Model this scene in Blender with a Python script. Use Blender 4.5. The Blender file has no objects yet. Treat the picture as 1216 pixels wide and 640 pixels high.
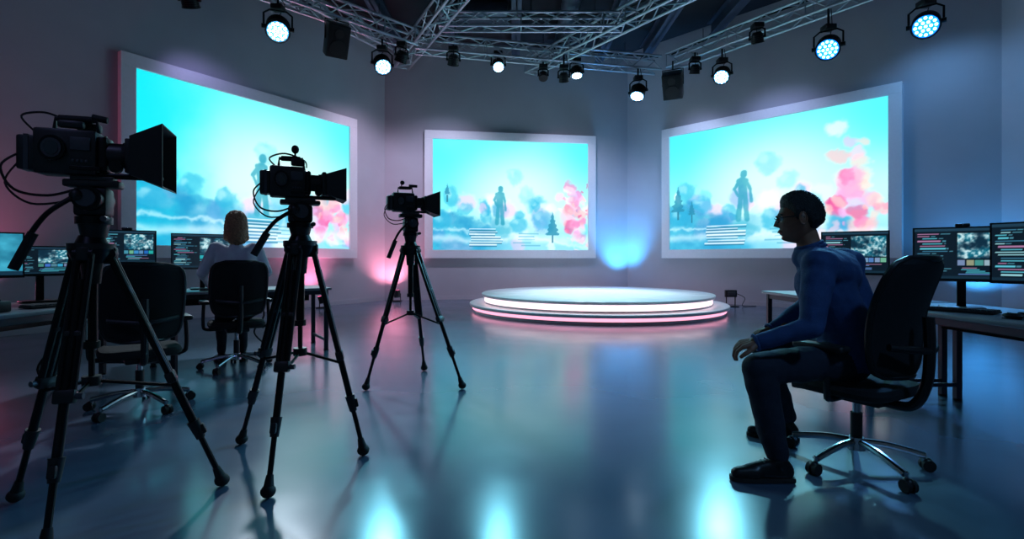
import bpy, bmesh, math, random
import numpy as np
from mathutils import Vector, Matrix, Quaternion
random.seed(4); np.random.seed(4)
scene = bpy.context.scene
try:
    scene.view_settings.view_transform = 'Standard'
    scene.view_settings.look = 'None'
except Exception: pass
COL = scene.collection

def lin(c):
    c = c/255.0
    return c/12.92 if c <= 0.04045 else ((c+0.055)/1.055)**2.4
def S(r, g, b): return (lin(r), lin(g), lin(b), 1.0)

# ------------------------------------------------------------------ materials
def mat(name, col, rough=0.5, metal=0.0, emit=None, es=0.0, noise=0.0, nscale=20, bump=0.0, bscale=60, spec=0.5, coat=0.0):
    m = bpy.data.materials.new(name); m.use_nodes = True
    nt = m.node_tree; b = nt.nodes['Principled BSDF']
    b.inputs['Base Color'].default_value = col
    b.inputs['Roughness'].default_value = rough
    b.inputs['Metallic'].default_value = metal
    b.inputs['Specular IOR Level'].default_value = spec
    if coat: b.inputs['Coat Weight'].default_value = coat
    if emit:
        b.inputs['Emission Color'].default_value = emit
        b.inputs['Emission Strength'].default_value = es
    tc = nt.nodes.new('ShaderNodeTexCoord')
    if noise > 0:
        n = nt.nodes.new('ShaderNodeTexNoise'); n.inputs['Scale'].default_value = nscale
        n.inputs['Detail'].default_value = 5
        nt.links.new(tc.outputs['Object'], n.inputs['Vector'])
        mr = nt.nodes.new('ShaderNodeMapRange')
        mr.inputs['From Min'].default_value = 0.3; mr.inputs['From Max'].default_value = 0.7
        mr.inputs['To Min'].default_value = 1-noise; mr.inputs['To Max'].default_value = 1+noise
        nt.links.new(n.outputs['Fac'], mr.inputs['Value'])
        mx = nt.nodes.new('ShaderNodeVectorMath'); mx.operation = 'SCALE'
        mx.inputs[0].default_value = col[:3]
        nt.links.new(mr.outputs['Result'], mx.inputs['Scale'])
        nt.links.new(mx.outputs['Vector'], b.inputs['Base Color'])
    if bump > 0:
        n2 = nt.nodes.new('ShaderNodeTexNoise'); n2.inputs['Scale'].default_value = bscale
        nt.links.new(tc.outputs['Object'], n2.inputs['Vector'])
        bp = nt.nodes.new('ShaderNodeBump'); bp.inputs['Strength'].default_value = bump
        bp.inputs['Distance'].default_value = 0.01
        nt.links.new(n2.outputs['Fac'], bp.inputs['Height'])
        nt.links.new(bp.outputs['Normal'], b.inputs['Normal'])
    return m

def mat_vcol(name, strength):
    m = bpy.data.materials.new(name); m.use_nodes = True
    nt = m.node_tree; b = nt.nodes['Principled BSDF']
    at = nt.nodes.new('ShaderNodeAttribute'); at.attribute_name = 'Col'
    b.inputs['Base Color'].default_value = (0.01, 0.01, 0.01, 1)
    b.inputs['Roughness'].default_value = 0.4
    nt.links.new(at.outputs['Color'], b.inputs['Emission Color'])
    b.inputs['Emission Strength'].default_value = strength
    return m

M_wall = mat('wall_paint', S(186, 186, 194), 0.75, noise=0.04, nscale=1.5, bump=0.04, bscale=90)
M_ceil = mat('ceiling_paint', S(30, 33, 44), 0.85, noise=0.15, nscale=3)
M_beam = mat('beam_paint', S(66, 76, 98), 0.6, noise=0.1, nscale=4)
M_duct = mat('duct_metal', S(80, 88, 105), 0.45, 0.6, noise=0.1)
M_black = mat('black_plastic', S(18, 18, 21), 0.42, noise=0.15, nscale=40)
M_black2 = mat('black_metal', S(22, 22, 25), 0.33, 0.6, noise=0.1, nscale=60)
M_rubber = mat('black_rubber', S(12, 12, 13), 0.7, bump=0.2, bscale=200)
M_grey = mat('grey_plastic', S(60, 62, 68), 0.45)
M_chrome = mat('chrome', S(190, 195, 200), 0.18, 1.0)
M_alu = mat('truss_aluminium', S(185, 192, 202), 0.36, 0.7)
M_glass = mat('lens_glass', S(20, 25, 40), 0.05, 0.0, coat=1.0)
M_fab = mat('chair_fabric', S(15, 16, 21), 0.85, bump=0.5, bscale=400)
M_desk = mat('desk_laminate', S(120, 124, 132), 0.3, noise=0.05, nscale=8)
M_deskleg = mat('desk_steel', S(55, 58, 66), 0.35, 0.7)
M_frame = mat('screen_frame_paint', S(244, 243, 248), 0.5, noise=0.02)
M_pod = mat('podium_gloss', S(242, 243, 247), 0.34, noise=0.02, nscale=3)
M_led = mat('podium_led', S(255, 230, 235), 0.4, emit=S(255, 216, 224), es=1.7)
M_led2 = mat('podium_led_pink', S(255, 190, 210), 0.4, emit=S(255, 165, 192), es=1.5)
M_lamp = mat('lamp_led', (1, 1, 1, 1), 0.3, emit=S(215, 240, 255), es=14)
M_lampB = mat('lamp_led_blue', (1, 1, 1, 1), 0.3, emit=S(120, 205, 255), es=11)
M_lampd = mat('lamp_lens', S(120, 170, 200), 0.2, emit=S(60, 165, 235), es=1.6)
M_lampdB = mat('lamp_lens_blue', S(60, 120, 220), 0.2, emit=S(20, 120, 250), es=2.2)
M_lampb = mat('uplight_lens', S(60, 120, 220), 0.2, emit=S(60, 170, 255), es=12)
M_lampp = mat('uplight_lens_pink', S(220, 80, 120), 0.2, emit=S(255, 90, 140), es=6)
M_screen = mat_vcol('video_wall_pixels', 1.25)
M_mon = mat_vcol('monitor_pixels', 1.0)
M_shirt = mat('denim_shirt', S(42, 70, 118), 0.8, noise=0.12, nscale=30, bump=0.3, bscale=250)
M_pants = mat('dark_trousers', S(32, 36, 52), 0.85, noise=0.1, nscale=30, bump=0.3, bscale=250)
M_skin = mat('skin', S(150, 100, 76), 0.5, noise=0.06, nscale=40)
M_skinw = mat('skin_pale', S(205, 160, 138), 0.5, noise=0.05, nscale=40)
M_hair = mat('black_hair', S(14, 12, 13), 0.5, bump=1.0, bscale=180)
M_hairw = mat('brown_hair', S(170, 122, 86), 0.5, noise=0.3, nscale=60, bump=1.0, bscale=120)
M_white = mat('white_blouse', S(222, 226, 236), 0.8, noise=0.05, bump=0.2, bscale=200)
M_shoe = mat('black_leather', S(16, 15, 17), 0.35)
M_sole = mat('shoe_sole', S(40, 36, 34), 0.7)
M_eye = mat('eye_white', S(220, 220, 220), 0.2)
M_iris = mat('eye_iris', S(30, 18, 12), 0.2)
M_lip = mat('lips', S(130, 75, 66), 0.45)
M_tag = mat('paper_label', S(190, 190, 180), 0.7)
M_key = mat('keycaps', S(42, 44, 50), 0.5)

def floor_mat():
    m = bpy.data.materials.new('polished_concrete'); m.use_nodes = True
    nt = m.node_tree; b = nt.nodes['Principled BSDF']
    tc = nt.nodes.new('ShaderNodeTexCoord')
    n = nt.nodes.new('ShaderNodeTexNoise'); n.inputs['Scale'].default_value = 0.7; n.inputs['Detail'].default_value = 8
    nt.links.new(tc.outputs['Object'], n.inputs['Vector'])
    cr = nt.nodes.new('ShaderNodeValToRGB')
    cr.color_ramp.elements[0].position = 0.3; cr.color_ramp.elements[0].color = S(76, 92, 112)
    cr.color_ramp.elements[1].position = 0.72; cr.color_ramp.elements[1].color = S(92, 109, 130)
    nt.links.new(n.outputs['Fac'], cr.inputs['Fac']); nt.links.new(cr.outputs['Color'], b.inputs['Base Color'])
    n2 = nt.nodes.new('ShaderNodeTexNoise'); n2.inputs['Scale'].default_value = 1.6; n2.inputs['Detail'].default_value = 6
    nt.links.new(tc.outputs['Object'], n2.inputs['Vector'])
    mr = nt.nodes.new('ShaderNodeMapRange'); mr.inputs['From Min'].default_value = 0.3; mr.inputs['From Max'].default_value = 0.7
    mr.inputs['To Min'].default_value = 0.16; mr.inputs['To Max'].default_value = 0.23
    nt.links.new(n2.outputs['Fac'], mr.inputs['Value']); nt.links.new(mr.outputs['Result'], b.inputs['Roughness'])
    n3 = nt.nodes.new('ShaderNodeTexNoise'); n3.inputs['Scale'].default_value = 2; n3.inputs['Detail'].default_value = 1
    nt.links.new(tc.outputs['Object'], n3.inputs['Vector'])
    bp = nt.nodes.new('ShaderNodeBump'); bp.inputs['Strength'].default_value = 0.05; bp.inputs['Distance'].default_value = 0.01
    nt.links.new(n3.outputs['Fac'], bp.inputs['Height']); nt.links.new(bp.outputs['Normal'], b.inputs['Normal'])
    b.inputs['Specular IOR Level'].default_value = 0.95
    return m
M_floor = floor_mat()

# ------------------------------------------------------------------ mesh builder
def frame_from(axis):
    a = Vector(axis).normalized()
    t = Vector((0, 0, 1)) if abs(a.z) < 0.95 else Vector((1, 0, 0))
    u = t.cross(a).normalized(); v = a.cross(u)
    return a, u, v

class B:
    def __init__(s): s.bm = bmesh.new(); s.mats = []; s.M = Matrix.Identity(4)
    def mi(s, m):
        if m not in s.mats: s.mats.append(m)
        return s.mats.index(m)
    def raw(s, verts, faces, m):
        k = s.mi(m); vs = [s.bm.verts.new(s.M @ Vector(v)) for v in verts]
        out = []
        for f in faces:
            try:
                fc = s.bm.faces.new([vs[i] for i in f]); fc.material_index = k; fc.smooth = True; out.append(fc)
            except ValueError: pass
        return vs, out
    def box(s, c, size, m, bevel=0.0, seg=2, rot=None):
        x, y, z = [q/2 for q in size]; R = rot.to_4x4() if rot is not None else Matrix.Identity(4)
        T = Matrix.Translation(Vector(c)) @ R
        vv = [T @ Vector((a*x, b*y, d*z)) for a in (-1, 1) for b in (-1, 1) for d in (-1, 1)]
        ff = [(0, 1, 3, 2), (4, 6, 7, 5), (0, 4, 5, 1), (2, 3, 7, 6), (0, 2, 6, 4), (1, 5, 7, 3)]
        vs, fs = s.raw(vv, ff, m)
        if bevel > 0:
            es = list({e for f in fs for e in f.edges}); k = s.mi(m)
            r = bmesh.ops.bevel(s.bm, geom=es, offset=bevel, segments=seg, affect='EDGES', profile=0.5)
            for f in r['faces']: f.material_index = k; f.smooth = True
    def cyl(s, p1, p2, r1, m, r2=None, seg=16, caps=True):
        p1 = Vector(p1); p2 = Vector(p2); r2 = r1 if r2 is None else r2
        a, u, v = frame_from(p2-p1); vv = []
        for p, r in ((p1, r1), (p2, r2)):
            for i in range(seg):
                t = 2*math.pi*i/seg; vv.append(p+u*(r*math.cos(t))+v*(r*math.sin(t)))
        ff = [(i, (i+1) % seg, seg+(i+1) % seg, seg+i) for i in range(seg)]
        if caps: ff += [tuple(range(seg))[::-1], tuple(range(seg, 2*seg))]
        s.raw(vv, ff, m)
    def tube(s, pts, r, m, seg=8, smooth=True, closed=False):
        P = [Vector(p) for p in pts]
        if smooth and len(P) > 2:
            Q = []; n = len(P)
            for i in range(n if closed else n-1):
                p0 = P[(i-1) % n] if closed or i > 0 else P[i]; p1 = P[i]; p2 = P[(i+1) % n]
                p3 = P[(i+2) % n] if closed or i+2 < n else p2
                for k in range(6):
                    t = k/6; Q.append(0.5*((2*p1)+(p2-p0)*t+(2*p0-5*p1+4*p2-p3)*t*t+(3*p1-p0-3*p2+p3)*t**3))
            if not closed: Q.append(P[-1])
            P = Q
        n = len(P); vv = []
        up = None
        for i in range(n):
            d = (P[(i+1) % n]-P[i-1]) if closed else (P[min(i+1, n-1)]-P[max(i-1, 0)])
            if d.length < 1e-9: d = Vector((0, 0, 1))
            a = d.normalized()
            if up is None: _, up, _ = frame_from(a)
            u = (up - a*up.dot(a))
            u = u.normalized() if u.length > 1e-6 else frame_from(a)[1]
            up = u; v = a.cross(u)
            for k in range(seg):
                t = 2*math.pi*k/seg; vv.append(P[i]+u*(r*math.cos(t))+v*(r*math.sin(t)))
        ff = []
        for i in range(n if closed else n-1):
            j = (i+1) % n
            for k in range(seg):
                k2 = (k+1) % seg; ff.append((i*seg+k, i*seg+k2, j*seg+k2, j*seg+k))
        if not closed: ff += [tuple(range(seg))[::-1], tuple(range((n-1)*seg, n*seg))]
        s.raw(vv, ff, m)
    def sph(s, c, r, m, seg=16, rings=10, rot=None):
        if not hasattr(r, '__len__'): r = (r, r, r)
        c = Vector(c); R = rot if rot is not None else Matrix.Identity(3); vv = []; ff = []
        for j in range(1, rings):
            ph = math.pi*j/rings
            for i in range(seg):
                t = 2*math.pi*i/seg
                vv.append(c+R @ Vector((r[0]*math.sin(ph)*math.cos(t), r[1]*math.sin(ph)*math.sin(t), r[2]*math.cos(ph))))
        vv += [c+R @ Vector((0, 0, r[2])), c+R @ Vector((0, 0, -r[2]))]; T = len(vv)-2
        for j in range(rings-2):
            for i in range(seg):
                i2 = (i+1) % seg; ff.append((j*seg+i, (j+1)*seg+i, (j+1)*seg+i2, j*seg+i2))
        for i in range(seg):
            i2 = (i+1) % seg; ff.append((T, i, i2)); ff.append((T+1, (rings-2)*seg+i2, (rings-2)*seg+i))
        s.raw(vv, ff, m)
    def capsule(s, p1, p2, r1, r2, m, seg=18):
        p1 = Vector(p1); p2 = Vector(p2); a, u, v = frame_from(p2-p1); vv = []; nr = 0
        for base, r, lo, hi in ((p1, r1, -90, 0), (p2, r2, 0, 90)):
            for k in range(6):
                ph = math.radians(lo+(hi-lo)*k/5)
                if abs(abs(math.degrees(ph))-90) < 1e-3: continue
                for i in range(seg):
                    t = 2*math.pi*i/seg
                    vv.append(base+a*(r*math.sin(ph))+(u*math.cos(t)+v*math.sin(t))*(r*math.cos(ph)))
                nr += 1
        vv += [p1-a*r1, p2+a*r2]; n = len(vv); ff = []
        for j in range(nr-1):
            for i in range(seg):
                i2 = (i+1) % seg; ff.append((j*seg+i, j*seg+i2, (j+1)*seg+i2, (j+1)*seg+i))
        for i in range(seg):
            i2 = (i+1) % seg; ff.append((n-2, i2, i)); ff.append((n-1, (nr-1)*seg+i, (nr-1)*seg+i2))
        s.raw(vv, ff, m)
    def lathe(s, prof, c, mats, seg=96):
        c = Vector(c); n = len(prof)
        for k in range(n-1):
            (r0, z0), (r1, z1) = prof[k], prof[k+1]; vv = []
            for r, z in ((r0, z0), (r1, z1)):
                for i in range(seg):
                    t = 2*math.pi*i/seg; vv.append(c+Vector((r*math.cos(t), r*math.sin(t), z)))
            s.raw(vv, [(i, (i+1) % seg, seg+(i+1) % seg, seg+i) for i in range(seg)], mats[k])
    def obj(s, name, parent=None, angle=35, merge=False, norm=True):
        if merge: bmesh.ops.remove_doubles(s.bm, verts=s.bm.verts, dist=1e-5)
        if norm: bmesh.ops.recalc_face_normals(s.bm, faces=s.bm.faces)
        me = bpy.data.meshes.new(name); s.bm.to_mesh(me); s.bm.free()
        for m in s.mats: me.materials.append(m)
        me.set_sharp_from_angle(angle=math.radians(angle))
        o = bpy.data.objects.new(name, me); COL.objects.link(o)
        if parent: o.parent = parent
        return o
def empty(name, loc=(0, 0, 0)):
    e = bpy.data.objects.new(name, None); COL.objects.link(e); e.location = loc; e.empty_display_size = 0.2
    return e
def place(x, y, fx, fy, z=0):
    """local +Y -> (fx,fy)"""
    f = Vector((fx, fy, 0)).normalized(); r = Vector((f.y, -f.x, 0))
    return Matrix(((r.x, f.x, 0, x), (r.y, f.y, 0, y), (0, 0, 1, z), (0, 0, 0, 1)))

# ------------------------------------------------------------------ room
H = 6.9
A = (-8.6, 4.93); CL = (-3.35, 13.3); CR = (3.27, 14.3); R1 = (8.51, 8.78)
BL = (-8.6, -3.0); BR = (8.51, -3.0)
def wall(name, p, q, z0=0, z1=H, th=0.15, m=M_wall):
    p = Vector((*p, 0)); q = Vector((*q, 0)); d = (q-p).normalized()
    n = Vector((-d.y, d.x, 0))
    b = B(); vv = []
    for z in (z0, z1): vv += [p+Vector((0, 0, z)), q+Vector((0, 0, z)), q+n*th+Vector((0, 0, z)), p+n*th+Vector((0, 0, z))]
    b.raw(vv, [(0, 1, 5, 4), (1, 2, 6, 5), (2, 3, 7, 6), (3, 0, 4, 7), (4, 5, 6, 7), (3, 2, 1, 0)], m)
    return b.obj(name)
wall('wall_left', A, CL); wall('wall_back', CL, CR); wall('wall_right', CR, R1)
wall('wall_right_side', R1, BR); wall('wall_rear', BR, BL); wall('wall_left_side', BL, A)
poly = [BL, A, CL, CR, R1, BR]
k = len(poly)
cx, cy = 0, 5
def grow(p, g=0.2):
    v = Vector((p[0]-cx, p[1]-cy)); v = v*(1+g/v.length); return (cx+v.x, cy+v.y)
def slab(name, z0, z1, m):
    b = B(); vv = [(*grow(p), z0) for p in poly]+[(*grow(p), z1) for p in poly]
    b.raw(vv, [tuple(range(k)), tuple(range(k, 2*k))]+[(i, (i+1) % k, k+(i+1) % k, k+i) for i in range(k)], m); b.obj(name)
slab('floor', 0, -0.15, M_floor); slab('ceiling', H, H+0.15, M_ceil)
def baseboard(name, p, q):
    p = Vector((*p, 0)); q = Vector((*q, 0)); d = (q-p).normalized(); n = Vector((d.y, -d.x, 0))
    b = B(); c = (p+q)/2+n*0.011; ang = math.atan2(d.y, d.x)
    b.box((c.x, c.y, 0.05), ((q-p).length-0.04, 0.02, 0.10), M_wall, rot=Matrix.Rotation(ang, 3, 'Z')); b.obj(name)
baseboard('baseboard_left', A, CL); baseboard('baseboard_back', CL, CR); baseboard('baseboard_right', CR, R1)
def ibeam(name, p, q, z=6.70, w=0.22, h=0.36):
    p = Vector((*p, z)); q = Vector((*q, z)); d = q-p; ang = math.atan2(d.y, d.x); c = (p+q)/2; R = Matrix.Rotation(ang, 3, 'Z')
    b = B()
    b.box(c, (d.length, 0.03, h), M_beam, rot=R)
    b.box(c+Vector((0, 0, h/2-0.015)), (d.length, w, 0.03), M_beam, rot=R)
    b.box(c-Vector((0, 0, h/2-0.015)), (d.length, w, 0.03), M_beam, rot=R); return b.obj(name)
for x0 in (-4.5, -3.0, -1.5, 0.1, 2.4, 3.6, 4.9, 6.8):
    yend = {-4.5: 11.3, -3.0: 13.2, -1.5: 13.4, 0.1: 13.7, 2.4: 14.0, 3.6: 13.8, 4.9: 12.4, 6.8: 10.4}[x0]
    ibeam('ceiling_beam', (x0, -2.8), (x0, yend))
b = B()
b.tube([(1.25, 2, 6.52), (1.25, 13.4, 6.52)], 0.2, M_duct, seg=20, smooth=False)
for y in np.arange(2.5, 13.3, 1.2): b.cyl((1.25, y, 6.52), (1.25, y+0.05, 6.52), 0.215, M_duct, seg=20)
b.obj('ventilation_duct')
b = B()
b.box((-0.7, 11.4, 6.55), (1.2, 0.9, 0.26), M_duct, 0.02); b.box((-0.7, 11.4, 6.78), (0.5, 0.5, 0.22), M_duct)
b.obj('air_conditioning_unit')

# ------------------------------------------------------------------ video walls
def sst(a, b_, x):
    t = np.clip((x-a)/(b_-a), 0, 1); return t*t*(3-2*t)
def lerp(c, d, w): return c*(1-w[..., None])+np.array(d)*w[..., None]
def vnoise(x, y, seed):
    rs = np.random.RandomState(seed); L = rs.rand(64, 64)
    xi = np.floor(x).astype(int); yi = np.floor(y).astype(int); fx = x-xi; fy = y-yi; fx = fx*fx*(3-2*fx); fy = fy*fy*(3-2*fy)
    g = lambda i, j: L[(yi+j) % 64, (xi+i) % 64]
    return (g(0, 0)*(1-fx)+g(1, 0)*fx)*(1-fy)+(g(0, 1)*(1-fx)+g(1, 1)*fx)*fy
def fbm(x, y, seed, o=5):
    s = 0; a = 0.5; t = 0
    for i in range(o): s = s+a*vnoise(x*2**i, y*2**i, seed+i); t += a; a *= 0.55
    return s/t
def seg2(u, v, a, b_, r, asp):
    ax, ay = a; bx, by = b_; px = (u-ax)*asp; py = v-ay; dx = (bx-ax)*asp; dy = by-ay
    t = np.clip((px*dx+py*dy)/(dx*dx+dy*dy+1e-9), 0, 1)
    return np.hypot(px-t*dx, py-t*dy)-r
def content(u, v, asp, fig=0.42, figs=0.82, trees=(), pinkc=(0.93, 0.3), pinks=1.0, stripe=(0.25, 0.45), seed=1, cy=0.75):
    rs = np.random.RandomState(seed); X = u*asp
    n1 = fbm(X*5, v*5, seed); n2 = fbm(X*5+7, v*5+3, seed+20); n3 = fbm(X*12, v*12, seed+40); n4 = fbm(X*26, v*26, seed+60, 3)
    c = np.zeros(u.shape+(3,))
    top = np.array([100, 234, 242.]); mid = np.array([192, 246, 241.]); bot = np.array([142, 218, 236.])
    w = sst(0.30, 1.0, v+0.08*(n1-.5)); c = mid*(1-w[..., None])+top*w[..., None]
    w2 = 1-sst(0.0, 0.42, v); c = c*(1-w2[..., None])+bot*w2[..., None]
    c = lerp(c, [10, 220, 234], cy*(1-sst(0.0, 0.38, u+0.12*(n1-.5))))
    c = lerp(c, [60, 226, 241], 0.45*sst(0.75, 1.0, u)*sst(.4, .9, v))
    d = np.hypot((u-0.56)*1.2, v-0.55); c = lerp(c, [228, 251, 243], 0.7*(1-sst(0.0, 0.6, d)))
    uw = u+0.10*(n1-.5)/asp+0.035*(n3-.5); vw = v+0.12*(n2-.5)+0.04*(n4-.5)
    for i in range(34):
        x = rs.rand(); y = rs.rand()*0.46; r = 0.035+rs.rand()*0.10
        d = np.hypot((uw-x)*asp, vw-y)
        colr = [[52, 182, 218], [226, 248, 252], [110, 220, 232], [140, 172, 232], [238, 200, 234], [34, 150, 198], [245, 252, 255]][rs.randint(7)]
        c = lerp(c, colr, 0.66*(1-sst(r*0.5, r, d)))
    hill = 0.38-0.30*u+0.18*(n1-.5)+0.08*(n3-.5)
    c = lerp(c, [28, 144, 194], 0.7*(1-sst(-0.02, 0.05, v-hill))*(1-sst(0.2, 0.65, u))*(0.45+n3))
    c = lerp(c, [214, 244, 250], 0.6*(1-sst(0.0, 0.025, np.abs(v-hill*0.55-0.03*(n4-.5)))))
    for (x, y, r) in ((0.10, 0.48, 0.10), (0.19, 0.38, 0.08), (0.05, 0.27, 0.11), (0.60, 0.50, 0.09), (0.55, 0.22, 0.10), (0.70, 0.27, 0.12), (0.52, 0.66, 0.10), (.66, .40, .06), (.33, .30, .08)):
        d = np.hypot((uw-x)*asp, vw-y); c = lerp(c, [42, 174, 212], (0.62 if y < .5 else 0.28)*(1-sst(r*0.6, r, d))*(0.6+0.7*n3))
        c = lerp(c, [205, 245, 250], 0.4*(1-sst(r*0.1, r*.5, np.hypot((uw-x)*asp+r*.3, vw-y-r*.3))))
    for i in range(64):
        x = pinkc[0]+rs.randn()*0.05*pinks; y = pinkc[1]+rs.randn()*0.13*pinks; r = 0.016+rs.rand()*0.055*pinks
        d = np.hypot((uw-x)*asp, vw-y)
        colr = [[250, 160, 208], [255, 200, 222], [242, 115, 180], [228, 185, 240], [255, 225, 234], [216, 70, 140], [252, 180, 186], [255, 210, 200]][rs.randint(8)]
        c = lerp(c, colr, 0.6*(1-sst(r*0.5, r, d)))
    c = lerp(c, [228, 246, 251], 0.55*(1-sst(0.0, 0.06, np.abs(v-0.10-0.10*(n1-.5)))))
    f = fig; k = figs; y0 = 0.31; D = None
    parts = [((f+.005, y0+.295*k), (f+.006, y0+.31*k), .024*k), ((f, y0+.24*k), (f+.002, y0+.13*k), .036*k), ((f-.018, y0+.245*k), (f+.018, y0+.245*k), .018*k),
             ((f-.016, y0+.24*k), (f-.042*k, y0+.18*k), .013*k), ((f-.042*k, y0+.18*k), (f-.022*k, y0+.12*k), .010*k),
             ((f+.018, y0+.24*k), (f+.04*k, y0+.17*k), .013*k), ((f+.04*k, y0+.17*k), (f+.046*k, y0+.07*k), .010*k),
             ((f-.008, y0+.12*k), (f-.022*k, y0-.08*k), .019*k), ((f+.012, y0+.12*k), (f+.024*k, y0-.08*k), .019*k)]
    for a, e, r in parts:
        q = seg2(u, v, a, e, r, asp); D = q if D is None else np.minimum(D, q)
    D = D+0.010*(n4-.5)
    c = lerp(c, [36, 150, 176], 0.78*(1-sst(-0.004, 0.008, D))*(0.75+0.4*n3))
    d = np.hypot((uw-f)*asp*0.8, (vw-(y0-.16))*1.6); c = lerp(c, [70, 180, 205], 0.6*(1-sst(.07, .12, d)))
    for tx, ty, ts in trees:
        h = (v-ty)/ts; wd = (1-h)*0.30*ts*(0.6+0.5*n4+0.15*np.sin(h*34))
        q = (np.abs(u-tx)*asp < wd) & (h > 0) & (h < 1); c = lerp(c, [30, 128, 162], 0.75*q.astype(float))
        q = (np.abs(u-tx)*asp < .007) & (v < ty) & (v > ty-.07); c = lerp(c, [30, 110, 140], 0.8*q.astype(float))
    for i in range(7):
        y = 0.035+i*0.024; s0, s1 = stripe; s0 += 0.02*(rs.rand()); s1 -= 0.05*rs.rand()
        q = (u > s0) & (u < s1) & (np.abs(v-y) < 0.006); c = lerp(c, [28, 112, 152], 0.7*q.astype(float))
        q = (u > s0) & (u < s1) & (np.abs(v-y-.012) < 0.005); c = lerp(c, [245, 252, 255], 0.75*q.astype(float))
    for i in range(5):
        s0 = 0.5+0.08*rs.rand(); q = (u > s0) & (u < s0+.08+.1*rs.rand()) & (np.abs(v-0.04-.028*i) < 0.006); c = lerp(c, [70, 160, 190], 0.5*q.astype(float))
    return np.clip(c, 0, 255)
def to_lin(c):
    c = c/255.0; return np.where(c <= 0.04045, c/12.92, ((c+0.055)/1.055)**2.4)
def pixel_plane(name, W, Hh, nu, nv, fn, m, T):
    us = np.linspace(0, 1, nu+1); vs = np.linspace(0, 1, nv+1); U, V = np.meshgrid(us, vs)
    co = np.stack([(U-.5)*W, np.zeros_like(U), (V-.5)*Hh], -1).reshape(-1, 3)
    fs = []
    for j in range(nv):
        for i in range(nu):
            a = j*(nu+1)+i; fs.append((a, a+1, a+nu+2, a+nu+1))
    me = bpy.data.meshes.new(name); me.from_pydata([tuple(p) for p in co], [], fs)
    col = to_lin(fn(U, V)).reshape(-1, 3); rgba = np.ones((len(col), 4)); rgba[:, :3] = col
    at = me.color_attributes.new('Col', 'FLOAT_COLOR', 'POINT'); at.data.foreach_set('color', rgba.astype(np.float32).ravel())
    me.materials.append(m); me.transform(T)
    o = bpy.data.objects.new(name, me); COL.objects.link(o); return o
def video_wall(p, q, fn, nu=280, nv=156):
    p = Vector((*p, 0)); q = Vector((*q, 0)); d = (q-p).normalized(); n = Vector((d.y, -d.x, 0)); p = p+n*0.005; q = q+n*0.005
    W = (q-p).length; z0, z1 = 1.11, 4.50; bw = 0.22; dep = 0.13
    e = empty('video_screen', (p+q)/2)
    M = Matrix(((d.x, -n.x, 0, (p.x+q.x)/2), (d.y, -n.y, 0, (p.y+q.y)/2), (0, 0, 1, (z0+z1)/2), (0, 0, 0, 1)))
    b = B(); b.M = M; h = z1-z0
    for c, s in (((0, -dep/2, h/2-bw/2), (W, dep, bw)), ((0, -dep/2, -h/2+bw/2), (W, dep, bw)),
                 ((-W/2+bw/2, -dep/2, 0), (bw, dep, h-2*bw)), ((W/2-bw/2, -dep/2, 0), (bw, dep, h-2*bw))):
        b.box(c, s, M_frame, 0.006, 1)
    b.box((0, -0.03, 0), (W-2*bw-0.004, 0.05, h-2*bw-0.004), M_black)
    fr = b.obj('frame'); s = pixel_plane('display', W-2*bw, h-2*bw, nu, nv, fn, M_screen, M @ Matrix.Translation((0, -0.085, 0)))
    for o in (fr, s): o.parent = e; o.matrix_parent_inverse = Matrix.Translation(-(p+q)/2)
    return e
A_ = (4.7-.42)/(3.39-.42)
video_wall((-2.33, 13.454), (2.31, 14.155), lambda u, v: content(u, v, A_, fig=0.42, trees=((0.765, .14, .22), (.09, .5, .1)), pinkc=(0.92, 0.33), stripe=(0.22, 0.44), seed=3, cy=.35))
video_wall((-6.485, 8.303), (-3.895, 12.432), lambda u, v: content(u, v, A_*1.03, fig=0.50, figs=1.0, pinkc=(0.90, 0.24), pinks=1.0, stripe=(0.36, 0.60), seed=8, cy=.9))
video_wall((4.055, 13.474), (7.57, 9.77), lambda u, v: content(u, v, A_*1.08, fig=0.40, figs=0.95, trees=((0.05, .33, .22), (.13, .3, .12)), pinkc=(0.88, 0.30), pinks=1.4, stripe=(0.2, 0.42), seed=14, cy=.3))

# ------------------------------------------------------------------ podium
b = B()
prof = [(2.62, 0.0), (2.62, 0.045), (2.64, 0.05), (2.64, 0.11), (2.69, 0.115), (2.70, 0.125), (2.70, 0.16), (2.69, 0.17), (2.36, 0.17),
        (2.36, 0.20), (2.38, 0.20), (2.38, 0.305), (2.43, 0.31), (2.44, 0.32), (2.44, 0.36), (2.43, 0.367), (0.001, 0.367)]
ms = [M_pod, M_pod, M_led2, M_pod, M_pod, M_pod, M_pod, M_pod, M_pod, M_pod, M_led, M_pod, M_pod, M_pod, M_pod, M_pod]
b.lathe(prof, (1.79, 10.95, 0), ms, seg=128); b.obj('round_stage_podium', merge=True)

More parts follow.
